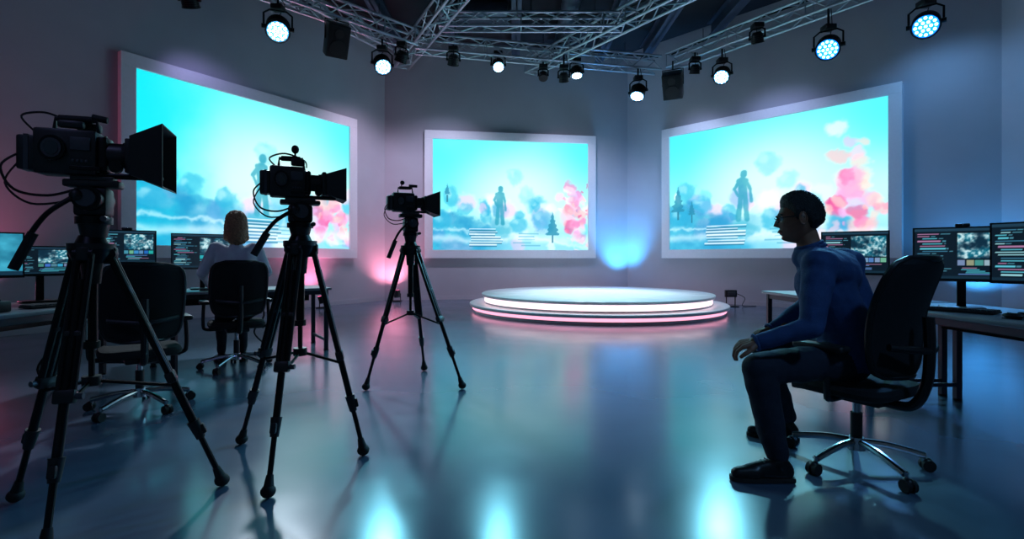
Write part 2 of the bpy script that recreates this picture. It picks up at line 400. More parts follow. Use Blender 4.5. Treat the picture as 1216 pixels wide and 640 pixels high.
# ------------------------------------------------------------------ truss
def truss(p, q, s=0.34, zc=6.0):
    p = Vector((*p, zc)); q = Vector((*q, zc)); d = q-p; L = d.length; a = d.normalized(); u = Vector((-a.y, a.x, 0)); z = Vector((0, 0, 1))
    b = B(); C = [(-1, -1), (1, -1), (1, 1), (-1, 1)]
    for i, j in C: b.cyl(p+u*(i*s/2)+z*(j*s/2), q+u*(i*s/2)+z*(j*s/2), 0.028, M_alu, seg=8)
    n = max(2, int(L/0.40))
    for k in range(n):
        t0 = L*k/n; t1 = L*(k+1)/n
        for f in range(4):
            c0 = C[f]; c1 = C[(f+1) % 4]
            if k % 2: c0, c1 = c1, c0
            b.cyl(p+a*t0+u*(c0[0]*s/2)+z*(c0[1]*s/2), p+a*t1+u*(c1[0]*s/2)+z*(c1[1]*s/2), 0.014, M_alu, seg=6, caps=False)
        if k % 4 == 0:
            for f in range(4):
                c0 = C[f]; c1 = C[(f+1) % 4]
                b.cyl(p+a*t0+u*(c0[0]*s/2)+z*(c0[1]*s/2), p+a*t0+u*(c1[0]*s/2)+z*(c1[1]*s/2), 0.015, M_alu, seg=6, caps=False)
    b.tube([p+z*(s/2+.03)+u*.05, p+d*.3+z*(s/2+.035)-u*.04, p+d*.6+z*(s/2+.03)+u*.06, q+z*(s/2+.03)], 0.018, M_rubber, seg=6)
    for t in (0.15, 0.5, 0.85):
        m0 = p+a*(L*t); b.cyl(m0+z*s/2, m0+z*(H-zc-0.4), 0.008, M_black2, seg=6)
    return b.obj('lighting_truss')
truss((-6.3, 7.3), (-2.2, 11.3)); truss((-2.2, 11.5), (3.7, 12.8)); truss((3.95, 12.6), (7.5, 7.6))
truss((-2.75, 12.6), (0.0, 7.4), zc=6.02); truss((0.47, 13.0), (4.6, 7.2), zc=6.02)
truss((-1.5, 10.5), (2.3, 10.5), zc=6.02, s=0.28); truss((-4.9, 9.0), (-3.0, 12.3), zc=6.3, s=0.26)

# ------------------------------------------------------------------ stage lights
def stage_light(pos, aim, r=0.16, lit=True, energy=0, color=(0.5, 0.85, 1), name='stage_light', size=0.9, hang=5.83, blue=False):
    pos = Vector(pos); e = empty(name, pos); b = B(); d = (Vector(aim)-pos).normalized()
    a, u, v = frame_from(d)
    R = Matrix((u, v, a)).transposed()
    b.M = Matrix.Translation(pos) @ R.to_4x4()
    L = r*1.7
    b.cyl((0, 0, -L*0.55), (0, 0, -L*0.3), r*0.62, M_black, r2=r*0.92, seg=24)
    b.cyl((0, 0, -L*0.3), (0, 0, L*0.5), r*0.92, M_black, r2=r, seg=24)
    for k in range(5): b.cyl((0, 0, -L*0.28+k*0.035), (0, 0, -L*0.28+k*0.035+0.012), r*1.02, M_black2, seg=24)
    b.tube([(r*math.cos(t), r*math.sin(t), L*0.5) for t in np.linspace(0, 2*math.pi, 24, endpoint=False)], 0.012, M_black2, seg=6, closed=True, smooth=False)
    if lit:
        b.cyl((0, 0, L*0.44), (0, 0, L*0.505), r*0.9, M_lampdB if blue else M_lampd, seg=24)
        ring = [(0, 0)]+[(0.36*r*math.cos(t), 0.36*r*math.sin(t)) for t in np.arange(6)*math.pi/3]+[(0.7*r*math.cos(t), 0.7*r*math.sin(t)) for t in np.arange(12)*math.pi/6]
        for x, y in ring: b.cyl((x, y, L*0.5), (x, y, L*0.53), r*0.125, M_lampB if blue else M_lamp, seg=8)
    else:
        b.cyl((0, 0, L*0.44), (0, 0, L*0.5), r*0.9, M_glass, seg=24)
    b.M = Matrix.Identity(4)
    hd = Vector((d.y, -d.x, 0)); hd = hd.normalized() if hd.length > 1e-3 else Vector((1, 0, 0))
    w = r*1.18; top = pos+Vector((0, 0, r*1.55))
    b.tube([pos+hd*w, pos+hd*w+Vector((0, 0, r*1.2)), top+hd*w*0.6, top-hd*w*0.6, pos-hd*w+Vector((0, 0, r*1.2)), pos-hd*w], 0.018, M_black2, seg=6, smooth=False)
    b.cyl(pos+hd*w*0.8, pos+hd*w*1.15, r*0.2, M_black2); b.cyl(pos-hd*w*0.8, pos-hd*w*1.15, r*0.2, M_black2)
    b.box(top+Vector((0, 0, 0.05)), (0.2, 0.2, 0.09), M_black, 0.01)
    b.cyl(top, (top.x, top.y, max(hang, top.z+0.05)), 0.02, M_black2, seg=8)
    b.tube([pos-d*L*0.5, pos-d*L*0.7+Vector((0, 0, .1)), top+Vector((0.1, 0.05, 0.1)), (top.x+.05, top.y, max(hang, top.z+.1))], 0.008, M_rubber, seg=5)
    o = b.obj('housing', e); o.matrix_parent_inverse = Matrix.Translation(-pos)
    if energy:
        l = bpy.data.lights.new('beam', 'SPOT'); l.energy = energy; l.color = color; l.spot_size = size; l.spot_blend = 0.9; l.shadow_soft_size = 0.2
        lo = bpy.data.objects.new('beam', l); COL.objects.link(lo); lo.location = d*(L*0.6+.05); lo.rotation_euler = d.to_track_quat('-Z', 'Y').to_euler(); lo.parent = e
CY = (0.22, 0.78, 1.0); BLU = (0.12, 0.42, 1.0); WH = (0.72, 0.86, 1.0); MV = (0.70, 0.68, 1.0)
stage_light((-4.26, 9.2, 5.3), (-2.6, 5.2, 1.0), 0.2, energy=900, color=WH, size=.8)
stage_light((-2.8, 10.9, 5.3), (-0.5, 6.0, 0), 0.18, energy=560, color=CY)
stage_light((-0.33, 12.05, 5.72), (0.3, 7.0, 0.3), 0.14, energy=430, color=CY)
stage_light((1.57, 12.3, 5.65), (1.8, 10.7, 0.4), 0.14, energy=1300, color=WH, size=.95)
stage_light((3.13, 12.55, 5.25), (1.8, 10.6, 0.4), 0.18, energy=800, color=(.45, .85, 1))
stage_light((4.74, 11.4, 5.25), (1.5, 6.0, 0), 0.17, energy=600, color=CY)
stage_light((5.98, 9.55, 5.1), (1.5, 3.6, 0), 0.2, energy=750, color=CY, blue=True)
stage_light((6.8, 8.3, 4.95), (2.2, 3.0, 0.6), 0.19, energy=900, color=BLU, blue=True)
stage_light((-5.3, 8.3, 5.35), (-5.6, 11.0, 1.2), 0.13, lit=False, energy=45, color=(.5, .45, 1), size=1.7)  # unlit fixture; faint wash beam added to lift the left wall
stage_light((-1.3, 11.2, 5.5), (-1.9, 13.6, 1.6), 0.12, lit=False, energy=230, color=MV, size=1.75)  # unlit fixture; mauve wash beam added to brighten the back wall
stage_light((0.75, 12.15, 5.5), (0.6, 9.0, 0), 0.10, lit=False)
stage_light((1.2, 11.7, 5.3), (1.6, 14.0, 1.5), 0.11, lit=False, energy=230, color=MV, size=1.75)  # second added mauve wash on the back wall, from an unlit fixture
stage_light((-2.4, 11.0, 5.5), (-4.0, 12.6, 1.8), 0.13, lit=False, energy=170, color=(.85, .66, .95), size=1.7)  # unlit fixture; added wash beam brightens the left wall near the corner
stage_light((5.0, 10.3, 5.6), (6.0, 11.6, 1.2), 0.12, lit=False, energy=120, color=(.45, .55, 1), size=2.0)  # unlit fixture; bluish wash beam added for the right wall
stage_light((6.9, 8.5, 5.6), (8.0, 9.2, 2.0), 0.11, lit=False, energy=80, color=(.2, .5, 1), size=2.2)  # unlit fixture; added blue wash on the far end of the right wall
stage_light((4.2, 11.6, 5.45), (4.3, 13.3, 1.2), 0.11, lit=False, energy=110, color=(.5, .6, 1), size=1.8)  # unlit fixture; added wash on the right wall near the back corner
stage_light((3.0, -0.8, 5.3), (1.9, 2.7, 0.9), 0.16, energy=210, color=(.2, .5, 1), size=0.7, hang=H-0.05)  # added fill lamp, unseen behind the camera, brightens the man's back
stage_light((-2.4, -0.8, 5.3), (-2.6, 3.8, 0.6), 0.16, energy=70, color=(.35, .4, 1), size=0.9, hang=H-0.05)  # added dim fill, out of view behind the camera, for the left tripod group
def speaker(pos, aim, w=0.42, h=0.62):
    pos = Vector(pos); d = (Vector(aim)-pos).normalized(); a, u, v = frame_from(d)
    b = B(); b.M = Matrix.Translation(pos) @ Matrix((u, a, -v if v.z < 0 else v)).transposed().to_4x4()
    b.box((0, 0, 0), (w, 0.34, h), M_black, 0.02)
    b.box((0, 0.175, 0), (w*0.92, 0.02, h*0.94), M_fab, 0.005)
    b.cyl((0, 0.18, -h*0.2), (0, 0.2, -h*0.2), w*0.36, M_rubber, seg=24); b.cyl((0, 0.18, h*0.25), (0, 0.2, h*0.25), w*0.2, M_rubber, seg=24)
    b.M = Matrix.Identity(4)
    b.tube([pos+u*(w*.53), pos+u*(w*.53)+Vector((0, 0, h*.62)), pos-u*(w*.53)+Vector((0, 0, h*.62)), pos-u*(w*.53)], 0.014, M_black2, seg=6, smooth=False)
    b.cyl(pos+Vector((0, 0, h*.6)), (pos.x, pos.y, 5.83), 0.018, M_black2, seg=8)
    b.obj('hanging_speaker')
speaker((-3.45, 9.95, 5.4), (-1.0, 6, 2.5)); speaker((3.85, 12.1, 5.25), (2.0, 8, 2.0), 0.45, 0.6)

def uplight(pos, aim, m, color, energy, size=1.6):
    pos = Vector(pos); e = empty('floor_uplight', pos); b = B(); d = (Vector(aim)-pos-Vector((0, 0, .2))).normalized()
    c = pos+Vector((0, 0, 0.2))
    b.box((pos.x, pos.y, 0.013), (0.22, 0.22, 0.024), M_black, 0.005)
    b.cyl(c-d*0.09, c+d*0.07, 0.08, M_black, r2=0.095, seg=20); b.cyl(c+d*0.065, c+d*0.075, 0.085, m, seg=20)
    hd = Vector((d.y, -d.x, 0)).normalized()
    for s in (-1, 1): b.tube([c+hd*s*0.11, c+hd*s*0.11-Vector((0, 0, .18))], 0.01, M_black2, seg=6)
    o = b.obj('housing', e); o.matrix_parent_inverse = Matrix.Translation(-pos)
    l = bpy.data.lights.new('beam', 'SPOT'); l.energy = energy; l.color = color; l.spot_size = size; l.spot_blend = 0.9; l.shadow_soft_size = 0.08
    lo = bpy.data.objects.new('beam', l); COL.objects.link(lo); lo.location = Vector((0, 0, .2))+d*0.1; lo.rotation_euler = d.to_track_quat('-Z', 'Y').to_euler(); lo.parent = e
uplight((3.0, 13.62, 0), (3.08, 14.15, 2.2), M_lampb, (0.05, 0.42, 1.0), 520, 1.4)
uplight((-2.95, 12.95, 0), (-3.3, 13.3, 1.8), M_lampp, (1.0, 0.28, 0.42), 120, 2.2)
uplight((-7.3, 6.3, 0), (-7.9, 6.5, 2.0), M_lampp, (1.0, 0.2, 0.4), 170, 2.2)
uplight((-4.2, 11.2, 0), (-4.6, 11.3, 1.8), M_lampp, (1.0, 0.25, 0.45), 70, 2.2)
uplight((7.9, 8.7, 0), (8.4, 8.9, 2.5), M_lampb, (0.05, 0.4, 1.0), 180, 2.0)

b = B(); b.box((5.0, 11.55, 0.30), (0.26, 0.08, 0.16), M_black, 0.01); b.box((5.0, 11.5, 0.30), (0.18, 0.02, 0.1), M_grey, 0.004)
for s in (-1, 1): b.cyl((5.0+s*0.1, 11.55, 0), (5.0+s*0.1, 11.55, 0.25), 0.012, M_black2)
b.box((5.0, 11.55, 0.01), (0.3, 0.2, 0.02), M_black2)
b.tube([(5.13, 11.55, .3), (5.3, 11.5, .2), (5.25, 11.5, .02), (5.6, 11.6, .012)], 0.008, M_rubber, seg=6); b.obj('floor_power_box')

# ------------------------------------------------------------------ office chair
def office_chair(x, y, fx, fy, rot5=0.3, backtop=1.08, seat=0.46):
    b = B(); b.M = place(x, y, fx, fy)
    for k in range(5):
        t = rot5+k*2*math.pi/5; c, s = math.cos(t), math.sin(t)
        b.tube([(0.03*c, 0.03*s, 0.125), (0.15*c, 0.15*s, 0.115), (0.31*c, 0.31*s, 0.078)], 0.018, M_chrome, seg=10)
        b.cyl((0.31*c, 0.31*s, 0.09), (0.31*c, 0.31*s, 0.045), 0.011, M_chrome, seg=8)
        ax = Vector((-s, c, 0)); o = Vector((0.325*c, 0.325*s, 0.03))
        b.cyl(o-ax*0.026, o-ax*0.006, 0.03, M_rubber, seg=16); b.cyl(o+ax*0.006, o+ax*0.026, 0.03, M_rubber, seg=16)
        b.sph(o+Vector((0, 0, 0.012)), (0.026, 0.026, 0.026), M_black, 10, 6)
    b.cyl((0, 0, 0.085), (0, 0, 0.15), 0.042, M_chrome, r2=0.035, seg=20)
    b.cyl((0, 0, 0.15), (0, 0, 0.28), 0.028, M_black, seg=16); b.cyl((0, 0, 0.28), (0, 0, seat-0.08), 0.018, M_chrome, seg=16)
    b.box((0, -0.02, seat-0.085), (0.2, 0.28, 0.05), M_black, 0.012)
    b.cyl((0.1, 0.02, seat-0.085), (0.24, 0.04, seat-0.095), 0.007, M_chrome, seg=8); b.sph((0.25, 0.04, seat-0.095), 0.014, M_black, 8, 6)
    vv = []; W = 0.25; D = 0.24
    def outl(k, N, sc):
        t = 2*math.pi*k/N; c, s = math.cos(t), math.sin(t); p = 2/5.0
        return (W*sc*math.copysign(abs(c)**p, c), 0.01+D*sc*math.copysign(abs(s)**p, s))
    N = 40; rings = [(0.0, seat-0.012), (0.5, seat-0.008), (0.85, seat), (0.95, seat-0.006), (1.0, seat-0.028), (0.99, seat-0.05), (0.9, seat-0.065), (0.0, seat-0.065)]
    for sc, z in rings:
        for k in range(N):
            px, py = outl(k, N, max(sc, 0.001)); zz = z-0.03*max(0, (py-0.14)/0.1)**2
            vv.append((px, py, zz))
    ff = [(r*N+k, r*N+(k+1) % N, (r+1)*N+(k+1) % N, (r+1)*N+k) for r in range(len(rings)-1) for k in range(N)]
    b.raw(vv, ff, M_fab)
    zb, zt = seat+0.06, backtop; nu, nv = 16, 22; vv = []
    def bp(u, v):
        hw = 0.235*(0.92+0.12*math.sin(v*2.6))*(1-abs(2*v-1)**7)**(1/5.0) if abs(2*v-1) < 1 else 0.0
        hw = max(hw, 0.12); z = zb+(zt-zb)*v
        yy = -0.235-0.10*v+0.045*math.sin(v*3.3)+0.055*(u*u)
        return Vector((u*hw, yy, z))
    for side in (0, 1):
        for j in range(nv+1):
            for i in range(nu+1):
                p = bp(2*i/nu-1, j/nv); p.y -= 0.022*side; vv.append(p)
    ff = []; K = (nu+1)*(nv+1)
    for j in range(nv):
        for i in range(nu):
            a = j*(nu+1)+i; ff.append((a, a+1, a+nu+2, a+nu+1)); ff.append((K+a+nu+1, K+a+nu+2, K+a+1, K+a))
    for i in range(nu): ff.append((i, K+i, K+i+1, i+1)); a = nv*(nu+1)+i; ff.append((a, a+1, K+a+1, K+a))
    for j in range(nv): a = j*(nu+1); c = a+nu; ff.append((a, a+nu+1, K+a+nu+1, K+a)); ff.append((c, K+c, K+c+nu+1, c+nu+1))
    b.raw(vv, ff, M_fab)
    loop = [bp(-1, j/nv) for j in range(nv+1)]+[bp(2*i/8-1, 1) for i in range(1, 8)]+[bp(1, 1-j/nv) for j in range(nv+1)]+[bp(1-2*i/8, 0) for i in range(1, 8)]
    b.tube([p-Vector((0, 0.011, 0)) for p in loop], 0.016, M_black, seg=8, closed=True, smooth=False)
    b.tube([(0, -0.1, seat-0.09), (0, -0.25, seat-0.085), (0, -0.315, seat+0.03), (0, -0.33, seat+0.2), (0, -0.325, seat+0.36)], 0.024, M_black, seg=10)
    b.tube([(-0.2, -0.255, seat+0.22), (0, -0.335, seat+0.2), (0.2, -0.255, seat+0.22)], 0.018, M_black, seg=8)
    for s in (-1, 1):
        b.tube([(s*0.12, 0.0, seat-0.08), (s*0.26, -0.01, seat-0.075), (s*0.29, -0.02, seat-0.02), (s*0.285, -0.02, seat+0.17)], 0.016, M_black, seg=8)
        b.box((s*0.28, 0.02, seat+0.19), (0.085, 0.26, 0.035), M_black, 0.015, 3)
    return b.obj('office_chair')
office_chair(1.84, 2.70, -0.45, 0.89, rot5=0.55, backtop=1.10)
office_chair(-2.78, 5.1, -0.57, 0.82, backtop=1.07, seat=0.48)
office_chair(-2.74, 3.72, -0.66, 0.75, rot5=0.1, backtop=1.06)

# ------------------------------------------------------------------ desks
def desk(cx, cy, ax, ay, L, D=0.75, h=0.75):
    b = B(); f = Vector((-ay, ax)); b.M = place(cx, cy, f.x, f.y)
    b.box((0, 0, h-0.014), (L, D, 0.028), M_desk, 0.004, 2)
    for sx in (-1, 1):
        for sy in (-1, 1):
            b.box((sx*(L/2-0.05), sy*(D/2-0.06), (h-0.03)/2), (0.045, 0.045, h-0.03), M_deskleg, 0.004, 1)
            b.cyl((sx*(L/2-0.05), sy*(D/2-0.06), 0), (sx*(L/2-0.05), sy*(D/2-0.06), 0.015), 0.03, M_rubber)
        b.box((sx*(L/2-0.05), 0, h-0.055), (0.04, D-0.12, 0.05), M_deskleg, 0.004, 1)
        b.box((sx*(L/2-0.05), 0, 0.12), (0.03, D-0.12, 0.03), M_deskleg, 0.004, 1)
    for sy in (-1, 1): b.box((0, sy*(D/2-0.06), h-0.055), (L-0.1, 0.03, 0.05), M_deskleg, 0.004, 1)
    b.box((0, D/2-0.17, h-0.17), (L-0.3, 0.2, 0.015), M_black2); b.box((0, D/2-0.265, h-0.14), (L-0.3, 0.01, 0.07), M_black2)
    for x in (-L/2+0.25, L/2-0.25): b.box((x, D/2-0.17, h-0.11), (0.02, 0.2, 0.12), M_black2)
    b.tube([(0.2, D/2-0.17, h-0.16), (0.25, D/2-0.15, 0.4), (0.15, D/2-0.1, 0.2), (0.3, D/2-0.1, 0.012)], 0.01, M_rubber, seg=6)
    return b.obj('office_desk')
desk(-3.55, 3.95, 0, 1, 1.8, 0.8)
desk(-3.12, 5.87, 0.82, 0.57, 1.8)
desk(3.12, 3.30, 0, -1, 1.35, 0.8); desk(3.12, 4.76, 0, -1, 1.5, 0.8)

def ui(u, v, seed=0, bright=1.0):
    rs = np.random.RandomState(seed); c = np.zeros(u.shape+(3,)); c[:] = [12, 26, 38]
    def rect(x0, y0, x1, y1, col):
        q = (u >= x0) & (u <= x1) & (v >= y0) & (v <= y1); c[q] = col
    rect(0, .94, 1, 1, [30, 60, 80]); rect(0, 0, 1, .05, [20, 44, 60]); rect(.42, .05, .425, .94, [30, 60, 80])
    for i in range(17):
        y = .89-i*.05; x = .03+.03*rs.randint(3); L = .06+rs.rand()*.22; cc = [[90, 190, 210], [60, 120, 150], [150, 210, 220], [170, 120, 160]][rs.randint(4)]
        rect(x, y, x+L, y+.018, cc); rect(x+L+.015, y, min(.4, x+L+.015+rs.rand()*.1), y+.018, [70, 130, 150])
    n = fbm(u*9, v*6, seed+5); n2 = fbm(u*30, v*20, seed+9, 3)
    q = (u > .45) & (u < .97) & (v > .40) & (v < .9)
    g = sst(.32, .68, n); g2 = sst(.3, .7, n2)
    pic = np.stack([15+190*g*g2, 45+195*g*(.3+.7*g2), 65+180*g*(.35+.65*g2)], -1); c[q] = pic[q]
    for i in range(6):
        x = .45+i*.088; rect(x, .26, x+.075, .37, [30+rs.rand()*120, 90+rs.rand()*90, 120+rs.rand()*80])
    for i in range(5):
        y = .21-i*.033; a0 = .45+rs.rand()*.1; rect(a0, y, a0+.1+rs.rand()*.3, y+.016, [[70, 170, 190], [150, 110, 140], [90, 130, 190]][rs.randint(3)])
    return np.clip(c*bright, 0, 255)
def ui2(u, v, seed=0, bright=1.0):
    c = np.zeros(u.shape+(3,)); n = fbm(u*5, v*4, seed)
    c[..., 0] = 20+60*n; c[..., 1] = 90+110*n; c[..., 2] = 120+110*n
    q = (u < .12) | (v < .1); c[q] = [20, 50, 70]
    return c
def monitor(x, y, fx, fy, w=0.56, h=0.34, zb=0.97, dz=0.751, fn=ui, seed=0, cam=False):
    e = empty('computer_monitor', (x, y, dz)); inv = Matrix.Translation((-x, -y, -dz))
    M = place(x, y, -fx, -fy, 0); b = B(); b.M = M; zc = zb+h/2
    b.box((0, 0.012, zc), (w, 0.028, h), M_black, 0.006); b.box((0, 0.04, zc), (w*0.6, 0.04, h*0.6), M_black, 0.015)
    t = 0.010
    for c, s in (((0, -0.004, zc+h/2-t/2), (w, 0.008, t)), ((0, -0.004, zb+t), (w, 0.008, 2*t)), ((-w/2+t/2, -0.004, zc), (t, 0.008, h)), ((w/2-t/2, -0.004, zc), (t, 0.008, h))):
        b.box(c, s, M_black)
    b.box((0, 0.07, (dz+zc)/2), (0.05, 0.025, zc-dz), M_black2, 0.006); b.box((0, 0.05, dz+0.008), (0.24, 0.2, 0.016), M_black2, 0.006)
    if cam:
        b.box((0, 0.0, zb+h+0.012), (0.08, 0.03, 0.024), M_black, 0.008); b.sph((0, -0.016, zb+h+0.014), 0.009, M_glass, 8, 6)
    o = b.obj('housing', e); o.matrix_parent_inverse = inv
    s = pixel_plane('display', w-2*t, h-3*t, 110, 66, lambda u, v: fn(u, v, seed), M_mon, M @ Matrix.Translation((0, -0.0045, zc+t/2)))
    s.parent = e; s.matrix_parent_inverse = inv
monitor(-3.74, 3.52, 0.80, -0.60, w=0.5, h=0.33, zb=0.96, fn=ui2, seed=2)
monitor(-3.74, 4.02, 0.80, -0.60, w=0.46, h=0.24, zb=0.96, fn=ui, seed=5)
monitor(-3.52, 4.62, 0.5, -0.86, w=0.44, h=0.31, zb=1.05, seed=1, cam=True)
monitor(-3.50, 5.72, 0.57, -0.82, w=0.60, h=0.40, zb=0.98, seed=3)
monitor(3.12, 3.50, -0.60, -0.80, w=0.54, h=0.38, zb=0.94, seed=7, cam=True)
monitor(3.24, 3.06, -0.86, -0.51, w=0.52, h=0.39, zb=0.94, seed=9)
monitor(3.13, 4.62, -0.55, -0.83, w=0.52, h=0.40, zb=0.95, seed=11)

def keyboard(x, y, fx, fy, dz=0.752):
    b = B(); b.M = place(x, y, fx, fy, dz); b.box((0, 0, 0.009), (0.44, 0.14, 0.016), M_black, 0.005)
    for j in range(5):
        for i in range(15):
            b.box((-0.203+i*0.029, -0.05+j*0.0255, 0.021), (0.024, 0.021, 0.009), M_key)
    b.obj('keyboard')
keyboard(-3.30, 3.70, -0.95, 0.3); keyboard(-3.30, 4.38, -0.8, 0.6); keyboard(-3.22, 5.62, -0.57, 0.82); keyboard(2.92, 3.34, 0.88, 0.47)
keyboard(2.95, 4.48, 0.8, 0.6)
def mouse(x, y, r=0, dz=0.756):
    b = B(); b.M = Matrix.Translation((x, y, dz)) @ Matrix.Rotation(r, 4, 'Z')
    b.sph((0, 0, 0.014), (0.03, 0.055, 0.016), M_black, 16, 10); b.box((0, 0.02, 0.028), (0.006, 0.02, 0.006), M_grey, 0.002); b.box((0, 0, -0.001), (0.05, 0.09, 0.004), M_black, 0.001); b.obj('computer_mouse')
mouse(2.90, 2.92, 0.4); mouse(-3.25, 4.04, .9); mouse(-2.95, 5.85, .6)
b = B(); b.M = place(-3.42, 3.20, -0.95, 0.3, 0.752)
b.box((0, 0, 0.035), (0.30, 0.2, 0.07), M_black, 0.008)
for i in range(6):
    b.box((-0.115+i*0.044, -0.05, 0.074), (0.015, 0.03, 0.014), M_grey, 0.002); b.cyl((-0.115+i*0.044, 0.04, 0.068), (-0.115+i*0.044, 0.04, 0.086), 0.009, M_grey, seg=10)
b.obj('mixing_console')

# ------------------------------------------------------------------ tripod cameras
def tripod(cx, cy, feet, apex, top, legr=1.0):
    b = B(); c = Vector((cx, cy, 0)); Z = Vector((0, 0, 1))
    a = c+Z*apex
    b.cyl(a-Z*0.05, a+Z*0.01, 0.062, M_black2, r2=0.085, seg=20)
    b.cyl(a+Z*0.01, a+Z*0.035, 0.085, M_black, seg=20)
    b.cyl(a+Z*0.035, a+Z*0.07, 0.06, M_black2, r2=0.045, seg=20)
    b.cyl(a-Z*0.40, a, 0.022, M_black2, seg=14); b.cyl(a-Z*0.14, a-Z*0.05, 0.032, M_black, r2=0.04, seg=14); b.cyl(a-Z*0.42, a-Z*0.39, 0.03, M_rubber, seg=14)
    hub = c+Z*(apex-0.56)
    b.cyl(hub-Z*0.02, hub+Z*0.02, 0.035, M_black, seg=16); b.cyl(hub, a-Z*0.4, 0.012, M_black2, seg=10)
    for fx, fy in feet:
        f = Vector((fx, fy, 0)); out = (f-c); out.z = 0; out.normalize(); side = Vector((-out.y, out.x, 0))
        t0 = a+out*0.065-Z*0.01; foot = f+Z*0.032; d = foot-t0
        m2 = t0+d*0.52; m3 = t0+d*0.76
        b.box(t0, (0.05, 0.05, 0.06), M_black, 0.01, rot=Matrix((side, out, Z)).transposed())
        b.cyl(t0-side*0.035, t0+side*0.035, 0.024, M_black2, seg=14)
        for s in (-1, 1):
            b.cyl(t0+side*s*0.024, m2+side*s*0.021, 0.0125*legr, M_black2, seg=10)
        b.cyl(t0+d*0.1, m3, 0.0155*legr, M_black2, seg=12)
        R = Matrix((side, d.normalized().cross(side), d.normalized())).transposed()
        b.box(m2, (0.075, 0.04, 0.055), M_black, 0.01, rot=R); b.box(t0+d*0.30, (0.06, 0.03, 0.025), M_black, 0.006, rot=R)
        b.cyl(m3-d.normalized()*0.045, m3+d.normalized()*0.045, 0.024*legr, M_black, r2=0.02, seg=14)
        b.box(m3+out*0.02, (0.03, 0.03, 0.05), M_black, 0.008, rot=R)
        b.cyl(m3, foot, 0.0115*legr, M_black2, seg=10)
        b.cyl(foot-d.normalized()*0.07, foot, 0.016, M_rubber, r2=0.026, seg=14); b.sph(foot, (0.034, 0.034, 0.03), M_rubber, 14, 8)
        b.tube([hub, t0+d*0.56], 0.008, M_black2, seg=8)
        b.cyl(m2+side*0.03, m2+side*0.06, 0.013, M_grey, seg=10)
    return b
def cine_camera(b, cx, cy, z0, zc, fx, fy, s, variant=0, zs=1.15, hood=1.0, back=0.0):
    M = place(cx, cy, fx, fy)
    b.M = M
    h = zc-z0
    b.cyl((0, 0, z0), (0, 0, z0+h*0.22), 0.045, M_black, r2=0.056, seg=20)
    b.cyl((0, 0, z0+h*0.22), (0, 0, z0+h*0.34), 0.066, M_black2, seg=24)
    b.box((0, 0, z0+h*0.58), (0.10, 0.12, h*0.46), M_black, 0.014)
    b.cyl((-0.085, 0, z0+h*0.62), (0.085, 0, z0+h*0.62), 0.052, M_black2, seg=24); b.cyl((0.085, 0, z0+h*0.62), (0.1, 0, z0+h*0.62), 0.036, M_grey, seg=20)
    b.cyl((-0.1, 0, z0+h*0.62), (-0.085, 0, z0+h*0.62), 0.036, M_grey, seg=20)
    b.box((0, 0.0, zc-h*0.12), (0.075, 0.20, h*0.12), M_black, 0.008); b.box((0, 0.0, zc-0.012), (0.06, 0.15, 0.024), M_grey, 0.003)
    b.cyl((0.05, 0.06, z0+h*.3), (0.09, 0.06, z0+h*.3), .012, M_grey, seg=10)
    sd = 0.09
    b.sph((sd, -0.03, z0+h*0.66), 0.026, M_black, 12, 8)
    b.tube([(sd, -0.03, z0+h*0.66), (sd+.02, -0.12, z0+h*0.35), (sd+.03, -0.18, z0-h*0.05)], 0.010, M_black2, seg=8)
    b.tube([(sd+.027, -0.16, z0+h*0.05), (sd+.035, -0.22, z0-h*0.5)], 0.018, M_rubber, seg=10)
    b.M = M @ Matrix.Translation((0, -back, zc)) @ Matrix.Diagonal((s, s, s*zs, 1))
    bh = 0.21
    b.box((0, -0.10, bh/2), (0.15, 0.28, bh), M_black, 0.012)
    b.box((0.0, -0.27, bh*0.45), (0.12, 0.09, bh*0.75), M_black, 0.01)
    b.box((0, -0.27, bh*0.45), (0.125, 0.02, bh*0.77), M_grey)
    b.box((0, 0.06, bh*0.5), (0.12, 0.05, bh*0.8), M_black2, 0.012)
    for sx in (1, -1):
        x = sx*0.078
        b.cyl((x-sx*.006, -0.15, bh*0.55), (x+sx*0.016, -0.15, bh*0.55), 0.058, M_black2, seg=24)
        b.cyl((x+sx*0.014, -0.15, bh*0.55), (x+sx*0.022, -0.15, bh*0.55), 0.044, M_grey, seg=24)
        b.cyl((x+sx*0.02, -0.15, bh*0.55), (x+sx*0.026, -0.15, bh*0.55), 0.033, M_glass, seg=20)
        b.box((x, -0.03, bh*0.68), (0.012, 0.09, 0.06), M_grey, 0.003)
        for i in range(4): b.box((x+sx*.006, -0.06+i*0.02, bh*0.3), (0.008, 0.012, 0.012), M_grey, 0.002)
        b.box((x, -0.01, 0.03), (0.01, 0.14, 0.02), M_black2, 0.003)
    b.cyl((0, 0.08, bh*0.52), (0, 0.15, bh*0.52), 0.058, M_black, seg=28); b.cyl((0, 0.15, bh*0.52), (0, 0.21, bh*0.52), 0.064, M_rubber, seg=28)
    b.cyl((0, 0.17, bh*0.52), (0, 0.185, bh*0.52), 0.069, M_black2, seg=28); b.cyl((0, 0.21, bh*0.52), (0, 0.235, bh*0.52), 0.06, M_black, seg=28)
    b.cyl((0, 0.232, bh*.52), (0, .238, bh*.52), 0.045, M_glass, seg=24)
    y0, y1 = 0.20, 0.37; zc2 = bh*0.48; a0 = (0.10*hood, 0.088*hood); a1 = (0.155*hood, 0.145*hood); th = 0.006
    def rect(y, a, k=0): return [(-a[0]+k, y, zc2-a[1]+k), (a[0]-k, y, zc2-a[1]+k), (a[0]-k, y, zc2+a[1]-k), (-a[0]+k, y, zc2+a[1]-k)]
    vv = rect(y0, a0)+rect(y1, a1)+rect(y0+.004, a0, th)+rect(y1, a1, th)
